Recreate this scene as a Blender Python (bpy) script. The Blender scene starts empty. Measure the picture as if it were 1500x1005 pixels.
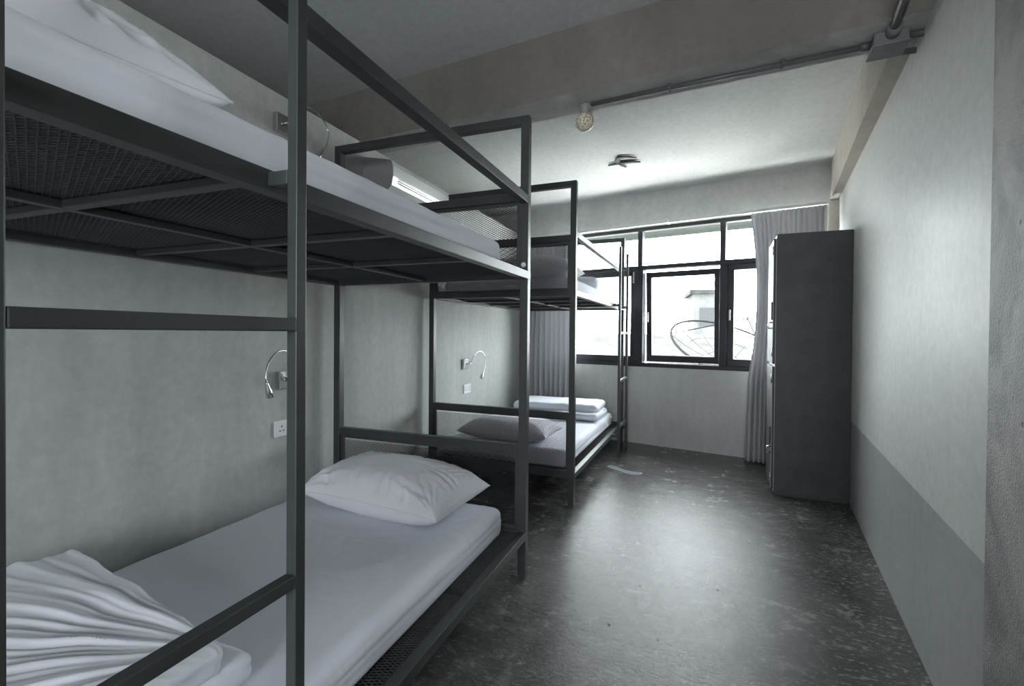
import bpy, bmesh, math, random
from mathutils import Vector, Matrix, noise
PI = math.pi
D = bpy.data
SC = bpy.context.scene
COL = SC.collection
random.seed(4)

# ------------------------------------------------------------------ materials
def newmat(name):
    m = D.materials.new(name); m.use_nodes = True
    nt = m.node_tree
    return m, nt, nt.nodes['Principled BSDF']

def simple(name, col, rough=0.5, metal=0.0, spec=0.5, coat=0.0):
    m, nt, b = newmat(name)
    b.inputs['Base Color'].default_value = (*col, 1)
    b.inputs['Roughness'].default_value = rough
    b.inputs['Metallic'].default_value = metal
    b.inputs['Specular IOR Level'].default_value = spec
    if coat: b.inputs['Coat Weight'].default_value = coat
    return m

def coords(nt, scale=(1, 1, 1), rot=(0, 0, 0)):
    tc = nt.nodes.new('ShaderNodeTexCoord'); mp = nt.nodes.new('ShaderNodeMapping')
    nt.links.new(tc.outputs['Object'], mp.inputs['Vector'])
    mp.inputs['Scale'].default_value = scale; mp.inputs['Rotation'].default_value = rot
    return mp.outputs['Vector']

def nz(nt, vec, scale, detail=4, rough=0.55, dist=0.0):
    n = nt.nodes.new('ShaderNodeTexNoise')
    n.inputs['Scale'].default_value = scale; n.inputs['Detail'].default_value = detail
    n.inputs['Roughness'].default_value = rough; n.inputs['Distortion'].default_value = dist
    nt.links.new(vec, n.inputs['Vector'])
    return n.outputs['Fac']

def ramp(nt, fac, stops):
    r = nt.nodes.new('ShaderNodeValToRGB'); cr = r.color_ramp
    while len(cr.elements) > 1: cr.elements.remove(cr.elements[-1])
    for i, (p, c) in enumerate(stops):
        e = cr.elements[0] if i == 0 else cr.elements.new(p)
        e.position = p
        e.color = (c, c, c, 1) if isinstance(c, (int, float)) else (*c, 1)
    nt.links.new(fac, r.inputs['Fac'])
    return r.outputs['Color']

def mixc(nt, fac, a, b, mode='MIX'):
    n = nt.nodes.new('ShaderNodeMix'); n.data_type = 'RGBA'; n.blend_type = mode
    for v, s in ((fac, 0), (a, 6), (b, 7)):
        if hasattr(v, 'links'): nt.links.new(v, n.inputs[s])
        elif isinstance(v, (int, float)): n.inputs[s].default_value = v if s == 0 else (v, v, v, 1)
        else: n.inputs[s].default_value = (*v, 1)
    return n.outputs[2]

def bump(nt, b, h, strength, dist, prev=None):
    n = nt.nodes.new('ShaderNodeBump')
    n.inputs['Strength'].default_value = strength; n.inputs['Distance'].default_value = dist
    nt.links.new(h, n.inputs['Height'])
    if prev: nt.links.new(prev, n.inputs['Normal'])
    nt.links.new(n.outputs['Normal'], b.inputs['Normal'])
    return n.outputs['Normal']

def plaster(name, c1, c2, rough=0.8, streak=0.5, bumps=0.25, gloss_var=0.0, spec=0.5, grain=60):
    """trowelled cement: clouds, vertical streaks and fine grain"""
    m, nt, b = newmat(name)
    v = coords(nt); vs = coords(nt, (5, 5, 0.55))
    cl = nz(nt, v, 1.3, 5, 0.6, 0.6)
    st = nz(nt, vs, 1.6, 4, 0.6)
    fac = mixc(nt, streak, cl, st)
    col = mixc(nt, ramp(nt, fac, [(0.32, 0.0), (0.68, 1.0)]), c1, c2)
    fine = nz(nt, v, 26, 4, 0.7)
    col = mixc(nt, 0.35, col, ramp(nt, fine, [(0.3, 0.72), (0.7, 1.2)]), 'MULTIPLY')
    nt.links.new(col, b.inputs['Base Color'])
    b.inputs['Roughness'].default_value = rough
    b.inputs['Specular IOR Level'].default_value = spec
    if gloss_var:
        r = nt.nodes.new('ShaderNodeMapRange'); nt.links.new(cl, r.inputs['Value'])
        r.inputs['From Min'].default_value = .3; r.inputs['From Max'].default_value = .7
        r.inputs['To Min'].default_value = rough - gloss_var; r.inputs['To Max'].default_value = rough + gloss_var
        nt.links.new(r.outputs['Result'], b.inputs['Roughness'])
    p = bump(nt, b, nz(nt, v, grain, 5, 0.7), bumps, 0.004)
    bump(nt, b, cl, bumps, 0.03, p)
    return m

M = {}
M['wall_left'] = plaster('grey_green_cement', (0.36, 0.38, 0.365), (0.47, 0.485, 0.465), 0.75, 0.62, 0.25)
M['wall_back'] = plaster('grey_cement', (0.47, 0.475, 0.465), (0.62, 0.625, 0.61), 0.8, 0.35, 0.35)
M['ceil'] = plaster('ceiling_white', (0.56, 0.575, 0.57), (0.63, 0.645, 0.64), 0.85, 0.3, 0.12)
M['beam'] = plaster('beam_cement', (0.155, 0.143, 0.128), (0.25, 0.233, 0.21), 0.8, 0.2, 0.5)
M['soffit'] = plaster('stained_floor_lit_cement', (0.30, 0.295, 0.285), (0.66, 0.65, 0.63), 0.8, 0.15, 0.4)  # real stains; the paleness is floor bounce light painted into the colour
M['beam2'] = plaster('beam_cement_beige', (0.42, 0.385, 0.335), (0.54, 0.505, 0.45), 0.75, 0.3, 0.3)
M['right_up'] = plaster('satin_offwhite_paint', (0.635, 0.64, 0.62), (0.66, 0.665, 0.645), 0.48, 0.45, 0.05, 0.05, 0.22)
M['right_low'] = plaster('satin_grey_paint', (0.35, 0.355, 0.35), (0.41, 0.413, 0.407), 0.45, 0.6, 0.05, 0.04, 0.35)

def pillar_mat():
    m, nt, b = newmat('pitted_grey_column')
    v = coords(nt)
    cl = nz(nt, v, 3.2, 5, 0.65, 0.4)
    col = mixc(nt, ramp(nt, cl, [(0.38, 0.0), (0.60, 1.0)]), (0.15, 0.145, 0.138), (0.38, 0.37, 0.35))
    vo = nt.nodes.new('ShaderNodeTexVoronoi'); vo.inputs['Scale'].default_value = 14
    nt.links.new(v, vo.inputs['Vector'])
    pit = ramp(nt, vo.outputs['Distance'], [(0.05, 0.25), (0.12, 1.0)])
    col = mixc(nt, 1.0, col, pit, 'MULTIPLY')
    nt.links.new(col, b.inputs['Base Color'])
    b.inputs['Roughness'].default_value = 0.30
    p = bump(nt, b, nz(nt, v, 150, 4, 0.7), 1.0, 0.006)
    bump(nt, b, pit, 0.6, 0.004, p)
    return m
M['pillar'] = pillar_mat()

def floor_mat():
    m, nt, b = newmat('polished_dark_cement')
    v = coords(nt)
    def mul(a, c, f=1.0): return mixc(nt, f, a, c, 'MULTIPLY')
    big = nz(nt, v, 1.3, 6, 0.62, 0.3)
    mid = nz(nt, coords(nt, (1, 1.6, 1), (0, 0, 0.5)), 7, 6, 0.72, 0.2)
    fine = nz(nt, coords(nt, (1, 1.8, 1), (0, 0, 0.4)), 42, 5, 0.8)
    col = mixc(nt, ramp(nt, big, [(0.30, 0.0), (0.70, 1.0)]), (0.062, 0.062, 0.060), (0.112, 0.110, 0.105))
    col = mul(col, ramp(nt, mid, [(0.25, 0.55), (0.50, 0.92), (0.75, 1.9)]), 1.0)
    col = mul(col, ramp(nt, fine, [(0.25, 0.6), (0.52, 0.95), (0.72, 2.0)]), 0.9)
    sw = nz(nt, coords(nt, (1.6, 0.7, 1), (0, 0, -0.5)), 2.4, 7, 0.7, 0.9)
    col = mul(col, ramp(nt, sw, [(0.30, 0.62), (0.5, 1.0), (0.70, 1.45)]), 0.85)
    # pale worn flecks, densest along the right hand wall
    sx = nt.nodes.new('ShaderNodeSeparateXYZ'); nt.links.new(v, sx.inputs[0])
    mr = nt.nodes.new('ShaderNodeMath'); mr.operation = 'MULTIPLY_ADD'
    nt.links.new(sx.outputs['Y'], mr.inputs[0]); mr.inputs[1].default_value = -0.142
    nt.links.new(sx.outputs['X'], mr.inputs[2])
    near = nt.nodes.new('ShaderNodeMapRange'); nt.links.new(mr.outputs[0], near.inputs['Value'])
    near.inputs['From Min'].default_value = 0.0; near.inputs['From Max'].default_value = 0.36
    near.inputs['To Min'].default_value = 0.18
    ch = nz(nt, coords(nt, (1, 1.9, 1), (0, 0, 0.25)), 34, 3, 0.55)
    chips = ramp(nt, ch, [(0.575, 0.0), (0.61, 1.0)])
    f = mul(mul(chips, ramp(nt, nz(nt, v, 5, 3, 0.6), [(0.38, 0.0), (0.50, 1.0)])), near.outputs['Result'])
    col = mixc(nt, f, col, (0.25, 0.25, 0.245))
    # thin curved scratches
    for sc, rt, th in ((3.4, 0.5, 0.004), (5.1, -0.8, 0.004), (2.3, 1.4, 0.003)):
        vsc = nz(nt, coords(nt, (1.0, 2.6, 1), (0, 0, rt)), sc, 2, 0.5, 1.5)
        scr = ramp(nt, vsc, [(0.5 - th, 0.0), (0.5, 1.0), (0.5 + th, 0.0)])
        sm = mul(scr, ramp(nt, nz(nt, v, 4.1 + rt, 2), [(0.46, 0.0), (0.56, 0.75)]))
        col = mixc(nt, sm, col, (0.30, 0.30, 0.295))
    # little dark pits
    vp = nt.nodes.new('ShaderNodeTexVoronoi'); vp.inputs['Scale'].default_value = 7
    nt.links.new(v, vp.inputs['Vector'])
    pit = ramp(nt, vp.outputs['Distance'], [(0.035, 0.15), (0.06, 1.0)])
    col = mul(col, pit)
    nt.links.new(col, b.inputs['Base Color'])
    rr = ramp(nt, mixc(nt, 0.45, sw, mid), [(0.32, 0.16), (0.68, 0.32)])
    nt.links.new(rr, b.inputs['Roughness'])
    b.inputs['Specular IOR Level'].default_value = 0.31
    p = bump(nt, b, sw, 0.12, 0.012)
    p = bump(nt, b, mid, 0.16, 0.008, p)
    p = bump(nt, b, fine, 0.55, 0.003, p)
    bump(nt, b, pit, 0.5, 0.004, p)
    return m
M['floor'] = floor_mat()

def metal_paint(name, col, rough):
    m, nt, b = newmat(name)
    v = coords(nt)
    c = mixc(nt, ramp(nt, nz(nt, v, 9, 4), [(0.35, 0.0), (0.65, 1.0)]), tuple(x * 0.85 for x in col), tuple(x * 1.15 for x in col))
    nt.links.new(c, b.inputs['Base Color'])
    b.inputs['Roughness'].default_value = rough
    bump(nt, b, nz(nt, v, 120, 2), 0.05, 0.001)
    return m
M['steel'] = metal_paint('dark_green_grey_enamel', (0.040, 0.046, 0.045), 0.42)
M['mesh'] = metal_paint('dark_expanded_mesh', (0.036, 0.037, 0.041), 0.5)
M['locker'] = metal_paint('charcoal_locker_paint', (0.055, 0.055, 0.058), 0.55)
M['winframe'] = metal_paint('blue_black_window_frame', (0.018, 0.020, 0.026), 0.40)
M['edge'] = simple('pale_worn_edge', (0.45, 0.45, 0.46), 0.4)

def cloth(name, c, wr=0.35, fine=0.1, rough=0.85):
    m, nt, b = newmat(name)
    v = coords(nt)
    b.inputs['Base Color'].default_value = (*c, 1)
    b.inputs['Roughness'].default_value = rough
    b.inputs['Specular IOR Level'].default_value = 0.25
    b.inputs['Sheen Weight'].default_value = 0.1
    p = bump(nt, b, nz(nt, v, 900, 2), fine, 0.0006)
    bump(nt, b, nz(nt, coords(nt, (1, 2.2, 1), (0, 0, 0.7)), 5.5, 4, 0.5, 1.2), wr, 0.008, p)
    return m
M['sheet'] = cloth('white_cotton_sheet', (0.70, 0.725, 0.79), 0.3)
M['pillow'] = cloth('white_pillowcase', (0.74, 0.75, 0.80), 0.3)
M['duvet'] = cloth('white_duvet_cotton', (0.70, 0.73, 0.79), 0.3)
def curtain_mat():
    m = cloth('grey_curtain_fabric', (0.66, 0.66, 0.67), 0.1, 0.2, 0.9); nt = m.node_tree
    b = nt.nodes['Principled BSDF']; o = [n for n in nt.nodes if n.type == 'OUTPUT_MATERIAL'][0]
    t = nt.nodes.new('ShaderNodeBsdfTranslucent'); t.inputs[0].default_value = (0.40, 0.40, 0.415, 1)
    mx = nt.nodes.new('ShaderNodeMixShader'); mx.inputs[0].default_value = 0.3
    nt.links.new(b.outputs[0], mx.inputs[1]); nt.links.new(t.outputs[0], mx.inputs[2]); nt.links.new(mx.outputs[0], o.inputs[0])
    return m
M['curtain'] = curtain_mat()
M['chrome'] = simple('brushed_chrome', (0.62, 0.62, 0.63), 0.22, 1.0)
M['darkmetal'] = simple('dark_metal', (0.03, 0.03, 0.03), 0.4, 0.6)
M['white_plastic'] = simple('white_plastic', (0.74, 0.75, 0.76), 0.32)
M['ac_white'] = simple('glossy_white_casing', (0.72, 0.73, 0.72), 0.16, 0, 0.5, 0.5)
M['ac_side'] = simple('grey_casing_side', (0.30, 0.30, 0.30), 0.5)
M['black'] = simple('black_plastic', (0.012, 0.012, 0.013), 0.5)
M['pipe'] = metal_paint('grey_painted_conduit', (0.095, 0.095, 0.10), 0.45)
M['boxgrey'] = metal_paint('grey_junction_box_paint', (0.17, 0.17, 0.18), 0.5)
M['porcelain'] = simple('grey_lamp_holder', (0.30, 0.29, 0.28), 0.5)
M['track'] = simple('white_curtain_track', (0.62, 0.63, 0.63), 0.4)
M['bird'] = simple('dark_bird_cutout', (0.020, 0.021, 0.022), 0.6)

def globe_mat():
    m, nt, b = newmat('crackled_gold_glass')
    vo = nt.nodes.new('ShaderNodeTexVoronoi'); vo.inputs['Scale'].default_value = 120
    nt.links.new(coords(nt), vo.inputs['Vector'])
    c = ramp(nt, vo.outputs['Distance'], [(0.15, (0.30, 0.23, 0.13)), (0.6, (0.78, 0.72, 0.58))])
    nt.links.new(c, b.inputs['Base Color'])
    b.inputs['Roughness'].default_value = 0.18
    bump(nt, b, vo.outputs['Distance'], 0.6, 0.004)
    return m
M['globe'] = globe_mat()

def glass_mat():
    m = D.materials.new('clear_window_glass'); m.use_nodes = True
    nt = m.node_tree; nt.nodes.clear()
    o = nt.nodes.new('ShaderNodeOutputMaterial'); mx = nt.nodes.new('ShaderNodeMixShader')
    t = nt.nodes.new('ShaderNodeBsdfTransparent'); g = nt.nodes.new('ShaderNodeBsdfGlossy')
    lw = nt.nodes.new('ShaderNodeLayerWeight'); lw.inputs['Blend'].default_value = 0.5
    pw = nt.nodes.new('ShaderNodeMath'); pw.operation = 'POWER'; pw.inputs[1].default_value = 5; nt.links.new(lw.outputs['Facing'], pw.inputs[0])
    f = nt.nodes.new('ShaderNodeMath'); f.operation = 'MULTIPLY_ADD'; f.inputs[1].default_value = 0.96; f.inputs[2].default_value = 0.035
    nt.links.new(pw.outputs[0], f.inputs[0])
    t.inputs['Color'].default_value = (0.95, 0.97, 0.965, 1); g.inputs['Roughness'].default_value = 0.01
    nt.links.new(f.outputs[0], mx.inputs[0]); nt.links.new(t.outputs[0], mx.inputs[1])
    nt.links.new(g.outputs[0], mx.inputs[2]); nt.links.new(mx.outputs[0], o.inputs[0])
    return m
M['glass'] = glass_mat()
M['out_wall'] = plaster('pale_render', (0.055, 0.055, 0.054), (0.075, 0.075, 0.074), 0.9, 0.3, 0.2)
M['out_roof'] = plaster('weathered_roof_sheet', (0.018, 0.018, 0.018), (0.032, 0.032, 0.032), 0.8, 0.3, 0.2)
M['out_dark'] = simple('dark_opening', (0.034, 0.035, 0.036), 0.6)
M['eave'] = simple('green_grey_eave', (0.028, 0.033, 0.030), 0.8)
M['ground'] = plaster('street_cement', (0.40, 0.40, 0.39), (0.50, 0.50, 0.49), 0.9, 0.2, 0.1)
M['dish'] = simple('grey_dish_rim', (0.008, 0.0082, 0.0085), 0.5)

for k_ in ('dish', 'out_wall', 'out_roof', 'out_dark', 'eave', 'ground'):
    M[k_].node_tree.nodes['Principled BSDF'].inputs['Specular IOR Level'].default_value = 0.0

# ------------------------------------------------------------------ helpers
def link(name, bm, mat, parent=None, smooth=False, loc=None, rot=None):
    me = D.meshes.new(name)
    bmesh.ops.recalc_face_normals(bm, faces=bm.faces[:])
    bm.to_mesh(me); bm.free()
    if isinstance(mat, (list, tuple)):
        for x in mat: me.materials.append(x)
    else: me.materials.append(mat)
    if smooth:
        for p in me.polygons: p.use_smooth = True
    o = D.objects.new(name, me); COL.objects.link(o)
    if parent: o.parent = parent
    if loc: o.location = loc
    if rot: o.rotation_euler = rot
    return o

def tag(o, label, cat, group=None, kind=None):
    o['label'] = label; o['category'] = cat
    if group: o['group'] = group
    if kind: o['kind'] = kind
    return o

def struct(o, label=None):
    o['kind'] = 'structure'
    if label: o['label'] = label
    return o

def empty(name, loc=(0, 0, 0), rz=0):
    o = D.objects.new(name, None); COL.objects.link(o)
    o.location = loc; o.rotation_euler = (0, 0, rz); o.empty_display_size = 0.1
    return o

def box(bm, x0, x1, y0, y1, z0, z1, mi=0, bev=0.0):
    vs = [bm.verts.new((x, y, z)) for x in (x0, x1) for y in (y0, y1) for z in (z0, z1)]
    fs = []
    for q in ((0, 1, 3, 2), (4, 6, 7, 5), (0, 4, 5, 1), (2, 3, 7, 6), (0, 2, 6, 4), (1, 5, 7, 3)):
        f = bm.faces.new([vs[i] for i in q]); f.material_index = mi; fs.append(f)
    if bev:
        es = list({e for f in fs for e in f.edges})
        r = bmesh.ops.bevel(bm, geom=es, offset=bev, segments=2, profile=0.5, affect='EDGES')
        for f in r['faces']: f.material_index = mi
    return vs

def bxo(name, mat, parent, x0, x1, y0, y1, z0, z1, bev=0.003):
    bm = bmesh.new(); box(bm, min(x0, x1), max(x0, x1), min(y0, y1), max(y0, y1), z0, z1, 0, bev)
    return link(name, bm, mat, parent)

def prism(bm, pts, z0, z1, mi=0):
    n = len(pts)
    a = [bm.verts.new((p[0], p[1], z0)) for p in pts]; b = [bm.verts.new((p[0], p[1], z1)) for p in pts]
    fs = [bm.faces.new(a[::-1]), bm.faces.new(b)]
    for i in range(n): fs.append(bm.faces.new((a[i], a[(i + 1) % n], b[(i + 1) % n], b[i])))
    for f in fs: f.material_index = mi
    return a + b

def tube(bm, pts, r, seg=10, cap=True):
    pts = [Vector(p) for p in pts]
    rs = r if isinstance(r, (list, tuple)) else [r] * len(pts)
    rings = []; up = None
    for i, p in enumerate(pts):
        t = (pts[min(i + 1, len(pts) - 1)] - pts[max(i - 1, 0)]).normalized()
        if up is None:
            up = Vector((0, 0, 1)) if abs(t.z) < 0.9 else Vector((1, 0, 0))
        a = (up - t * up.dot(t)).normalized(); b = t.cross(a); up = a
        rings.append([bm.verts.new(p + (a * math.cos(2 * PI * k / seg) + b * math.sin(2 * PI * k / seg)) * rs[i]) for k in range(seg)])
    for i in range(len(rings) - 1):
        for k in range(seg):
            bm.faces.new((rings[i][k], rings[i][(k + 1) % seg], rings[i + 1][(k + 1) % seg], rings[i + 1][k]))
    if cap:
        bm.faces.new(rings[0][::-1]); bm.faces.new(rings[-1])

def smooth_path(ctrl, n=8):
    """Catmull-Rom through the control points"""
    c = [Vector(p) for p in ctrl]; c = [c[0] * 2 - c[1]] + c + [c[-1] * 2 - c[-2]]
    out = []
    for i in range(1, len(c) - 2):
        for k in range(n):
            t = k / n
            out.append(0.5 * ((2 * c[i]) + (c[i + 1] - c[i - 1]) * t + (2 * c[i - 1] - 5 * c[i] + 4 * c[i + 1] - c[i + 2]) * t * t
                              + (3 * c[i] - c[i - 1] - 3 * c[i + 1] + c[i + 2]) * t ** 3))
    out.append(c[-2]); return out

def lathe(bm, prof, seg=24, cx=0, cy=0):
    rings = []
    for r, z in prof:
        rings.append([bm.verts.new((cx + r * math.cos(2 * PI * k / seg), cy + r * math.sin(2 * PI * k / seg), z)) for k in range(seg)])
    for i in range(len(rings) - 1):
        for k in range(seg):
            bm.faces.new((rings[i][k], rings[i][(k + 1) % seg], rings[i + 1][(k + 1) % seg], rings[i + 1][k]))
    bm.faces.new(rings[0]); bm.faces.new(rings[-1][::-1])

def expanded(name, w, h, pu, pv, sw=0.0034, st=0.002):
    """expanded metal sheet in the local XY plane, 0..w by 0..h, built strand by strand"""
    V = []; F = []
    nu = int(round(w / pu)); nv = int(round(h / pv)); pu = w / nu; pv = h / nv
    def strand(x0, y0, x1, y1):
        dx, dy = x1 - x0, y1 - y0; l = math.hypot(dx, dy)
        nx, ny = -dy / l * sw / 2, dx / l * sw / 2
        b = len(V)
        for (x, y) in ((x0, y0), (x1, y1)):
            V.extend(((x + nx, y + ny, 0), (x, y, st / 2 + 0.0004), (x - nx, y - ny, 0), (x, y, -st / 2 - 0.0004)))
        for k in range(4):
            F.append((b + k, b + (k + 1) % 4, b + 4 + (k + 1) % 4, b + 4 + k))
    for i in range(nu):
        for j in range(nv):
            x, y = i * pu, j * pv
            strand(x, y + pv / 2, x + pu / 2, y + pv); strand(x + pu / 2, y + pv, x + pu, y + pv / 2)
            strand(x, y + pv / 2, x + pu / 2, y); strand(x + pu / 2, y, x + pu, y + pv / 2)
    me = D.meshes.new(name); me.from_pydata(V, [], F); me.materials.append(M['mesh'])
    return me

# ------------------------------------------------------------------ room shell
BO = Vector((-0.552, 4.93, 0)); BD = Vector((0.976, -0.2172, 0)).normalized(); BN = Vector((0.2172, 0.976, 0)).normalized()
BROT = math.atan2(BD.y, BD.x)
def bw(x):            # distance along the back wall at world x
    return (x - BO.x) / BD.x
def wr_x(y): return 0.99 - 0.142 * (3.709 - y)      # right wall line
Z_C = 2.5

bm = bmesh.new(); prism(bm, [(-2.4, -2.2), (1.7, -2.2), (1.7, 5.0), (-2.4, 5.6)], -0.15, 0.0)
struct(link('floor', bm, M['floor']), 'polished dark cement floor')
bm = bmesh.new(); prism(bm, [(-2.4, -2.2), (1.7, -2.2), (1.7, 4.75), (-2.4, 5.65)], Z_C, Z_C + 0.15)
struct(link('ceiling', bm, M['ceil']), 'white plastered ceiling')
bm = bmesh.new()
box(bm, -1.92, -1.80, -2.05, 5.20, 0, 2.2); box(bm, -2.32, -1.92, -2.05, 5.31, 2.12, 2.2)
box(bm, -2.42, -2.32, -2.05, 5.34, 2.12, Z_C)
struct(link('wall_left', bm, M['wall_left']), 'grey green cement wall behind the beds')
# right wall, two paints split at z = 0.55
bm = bmesh.new()
y0, y1 = 1.40, 4.62
P_ = [(wr_x(y0), y0), (wr_x(y0) + .6, y0), (wr_x(y1) + 0.25, y1), (wr_x(y1), y1)]
prism(bm, P_, 0, 0.55, 1); prism(bm, P_, 0.55, Z_C, 0)
box(bm, 0.95, 1.2, -2.05, 1.40, 0, 0.55, 1); box(bm, 0.95, 1.2, -2.05, 1.40, 0.55, Z_C, 0)
struct(link('wall_right', bm, [M['right_up'], M['right_low']]), 'right wall, off-white above and grey below')
# rear wall behind the camera with an opening added to let in fill light
bm = bmesh.new()
ro = (-0.45, 0.45, 0.8, 1.8)
box(bm, -2.4, ro[0], -2.2, -2.05, 0, Z_C); box(bm, ro[1], 1.7, -2.2, -2.05, 0, Z_C)
box(bm, ro[0], ro[1], -2.2, -2.05, 0, ro[2]); box(bm, ro[0], ro[1], -2.2, -2.05, ro[3], Z_C)
struct(link('wall_rear', bm, M['wall_back']))
# pillar
bm = bmesh.new(); prism(bm, [(wr_x(1.436) - 0.012, 1.436), (wr_x(0.35) - 0.012, 0.35), (1.0, 0.35), (1.0, 1.436)], 0, Z_C)
struct(link('trim_1', bm, M['pillar']), 'pitted grey concrete column at right edge')

# back wall (local frame: x along the wall, y outward)
WS0, WS1 = bw(-1.62), bw(1.04)
ZS, ZH = 0.775, 2.175
bm = bmesh.new()
SL, SR = bw(-2.45), bw(1.65)
box(bm, SL, SR, 0, 0.14, 0, ZS); box(bm, SL, SR, 0, 0.14, ZH, Z_C)
box(bm, SL, WS0, 0, 0.14, ZS, ZH); box(bm, WS1, SR, 0, 0.14, ZS, ZH)
struct(link('wall_back', bm, M['wall_back'], loc=BO, rot=(0, 0, BROT)), 'cement wall with the window')
bm = bmesh.new(); box(bm, SL, bw(1.2), -0.06, -0.001, ZH + 0.005, Z_C)
struct(link('trim_2', bm, M['wall_back'], loc=BO, rot=(0, 0, BROT)), 'beam above the window')
bm = bmesh.new(); box(bm, bw(1.05), bw(1.2), -0.09, -0.001, 0, ZH + 0.004)
struct(link('trim_3', bm, M['beam2'], loc=BO, rot=(0, 0, BROT)), 'beige corner post beside the curtain')
# cross beam
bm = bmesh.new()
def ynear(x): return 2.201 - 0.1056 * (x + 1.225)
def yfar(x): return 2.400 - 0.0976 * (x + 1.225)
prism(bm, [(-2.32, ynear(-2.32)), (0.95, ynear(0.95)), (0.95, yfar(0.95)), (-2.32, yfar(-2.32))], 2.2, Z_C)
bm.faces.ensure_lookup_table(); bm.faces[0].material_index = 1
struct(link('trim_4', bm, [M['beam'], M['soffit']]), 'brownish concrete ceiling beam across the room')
# beam along right wall
bm = bmesh.new()
def rbx(y): return 0.722 + 0.150 * (y - 2.273)
prism(bm, [(rbx(-2), -2), (rbx(-2) + .3, -2), (wr_x(4.5) + 0.1, 4.52), (rbx(4.5), 4.58)], 2.202, Z_C)
struct(link('trim_5', bm, M['beam2']), 'beige ceiling beam along the right wall')

# ------------------------------------------------------------------ window
win = empty('window_1', BO, BROT); win['kind'] = 'structure'; win['label'] = 'blue-black framed window in the back wall'
def wbox(name, x0, x1, y0, y1, z0, z1, mat, parent, bev=0.003):
    return bxo(name, mat, parent, x0, x1, y0, y1, z0, z1, bev)
FT = 0.045
s_m = [bw(-0.494), bw(0.262)]
wbox('sill_frame', WS0, WS1, 0.0, 0.09, ZS, ZS + 0.04, M['winframe'], win)
wbox('head_frame', WS0, WS1, 0.02, 0.09, ZH - 0.035, ZH, M['winframe'], win)
wbox('jamb', WS0, WS0 + FT, 0.02, 0.09, ZS + 0.04, ZH - 0.035, M['winframe'], win)
wbox('jamb', WS1 - FT, WS1, 0.02, 0.09, ZS + 0.04, ZH - 0.035, M['winframe'], win)
for k, s in enumerate(s_m):
    wbox('mullion', s - (0.045, 0.020)[k], s + (0.040, 0.045)[k], 0.0, 0.09, ZS + 0.04, 1.75, M['winframe'], win)
    wbox('mullion', s - 0.024, s + 0.024, 0.02, 0.09, 1.79, ZH - 0.035, M['winframe'], win)
wbox('transom', WS0 + FT, WS1 - FT, 0.0, 0.09, 1.75, 1.79, M['winframe'], win)
bays = [(WS0 + FT, s_m[0] - 0.040), (s_m[0] + 0.040, s_m[1] - 0.02), (s_m[1] + 0.045, WS1 - FT)]
tops = [(WS0 + FT, s_m[0] - 0.024), (s_m[0] + 0.024, s_m[1] - 0.024), (s_m[1] + 0.024, WS1 - FT)]
for a, b in tops:
    wbox('top_pane', a, b, 0.05, 0.054, 1.79, ZH - 0.035, M['glass'], win, 0)
for k, (a, b) in enumerate(bays):
    op = (0.0, 1.0, 0.0)[k]
    sash = empty('sash', (0, 0.045 + 0.05 * op, 1.75 - 0.022 * op)); sash.parent = win
    sash.rotation_euler = (math.radians(3.0) * op, 0, 0)
    H_ = 1.75 - (ZS + 0.04) - 0.03 * op; fw = 0.054; a2, b2 = a + 0.006 * op, b - 0.006 * op
    wbox('sash_rail', a2, b2, -0.02, 0.025, -fw, 0, M['winframe'], sash)
    wbox('sash_rail', a2, b2, -0.02, 0.025, -H_, -H_ + fw + 0.012, M['winframe'], sash)
    wbox('sash_stile', a2, a2 + fw, -0.02, 0.025, -H_ + fw + 0.012, -fw, M['winframe'], sash)
    wbox('sash_stile', b2 - fw, b2, -0.02, 0.025, -H_ + fw + 0.012, -fw, M['winframe'], sash)
    wbox('glass_pane', a2 + fw, b2 - fw, 0.0, 0.004, -H_ + fw + 0.012, -fw, M['glass'], sash, 0)
    if op: wbox('pane_bead', a2 + fw, b2 - fw, -0.024, -0.016, -H_ + fw + 0.008, -H_ + fw + 0.016, M['edge'], sash, 0)
    wbox('window_latch', a2 + 0.012, a2 + 0.028, -0.045, -0.02, -H_ / 2 - 0.05, -H_ / 2 + 0.05, M['chrome'], sash)
# small latch box on the left mullion
wbox('stay_bracket', s_m[0] - 0.062, s_m[0] - 0.046, -0.01, 0.005, 1.62, 1.73, M['chrome'], win)

# ------------------------------------------------------------------ curtains + track
def curtain(name, sa, sb, off, ztop, zbot, pleats, amp, seed, flare, label):
    bm = bmesh.new(); nx, nzz = pleats * 10, 40
    rnd = random.Random(seed); ph = [rnd.uniform(-0.5, 0.5) for _ in range(pleats + 2)]
    g = []
    for j in range(nzz + 1):
        t = j / nzz; z = ztop + (zbot - ztop) * t; row = []
        for i in range(nx + 1):
            u = i / nx
            k = u * pleats; ki = int(min(k, pleats - 1))
            w = k * 2 * PI + t * 0.5 * math.sin(k * 0.9 + seed)
            a = amp * (0.75 + 0.55 * t + 0.25 * math.sin(k * 1.7 + 3 * t + seed))
            y = -off + a * math.sin(w) + 0.012 * t * math.sin(k * 0.8 + seed * 2)
            s = sa + (sb - sa) * u + flare(u, t) + 0.25 * a * math.cos(w) * 0.6
            row.append(bm.verts.new((s, y, z)))
        g.append(row)
    for j in range(nzz):
        for i in range(nx):
            bm.faces.new((g[j][i], g[j][i + 1], g[j + 1][i + 1], g[j + 1][i]))
    o = link(name, bm, M['curtain'], smooth=True, loc=BO, rot=(0, 0, BROT))
    md = o.modifiers.new('thick', 'SOLIDIFY'); md.thickness = 0.003
    tag(o, label, 'curtain')
    return o
def fl_r(u, t):
    lead = (1 - u) ** 2
    return lead * (0.055 * math.sin(PI * min(1, t * 1.5)) - 0.05 * max(0, t - 0.55))
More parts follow.
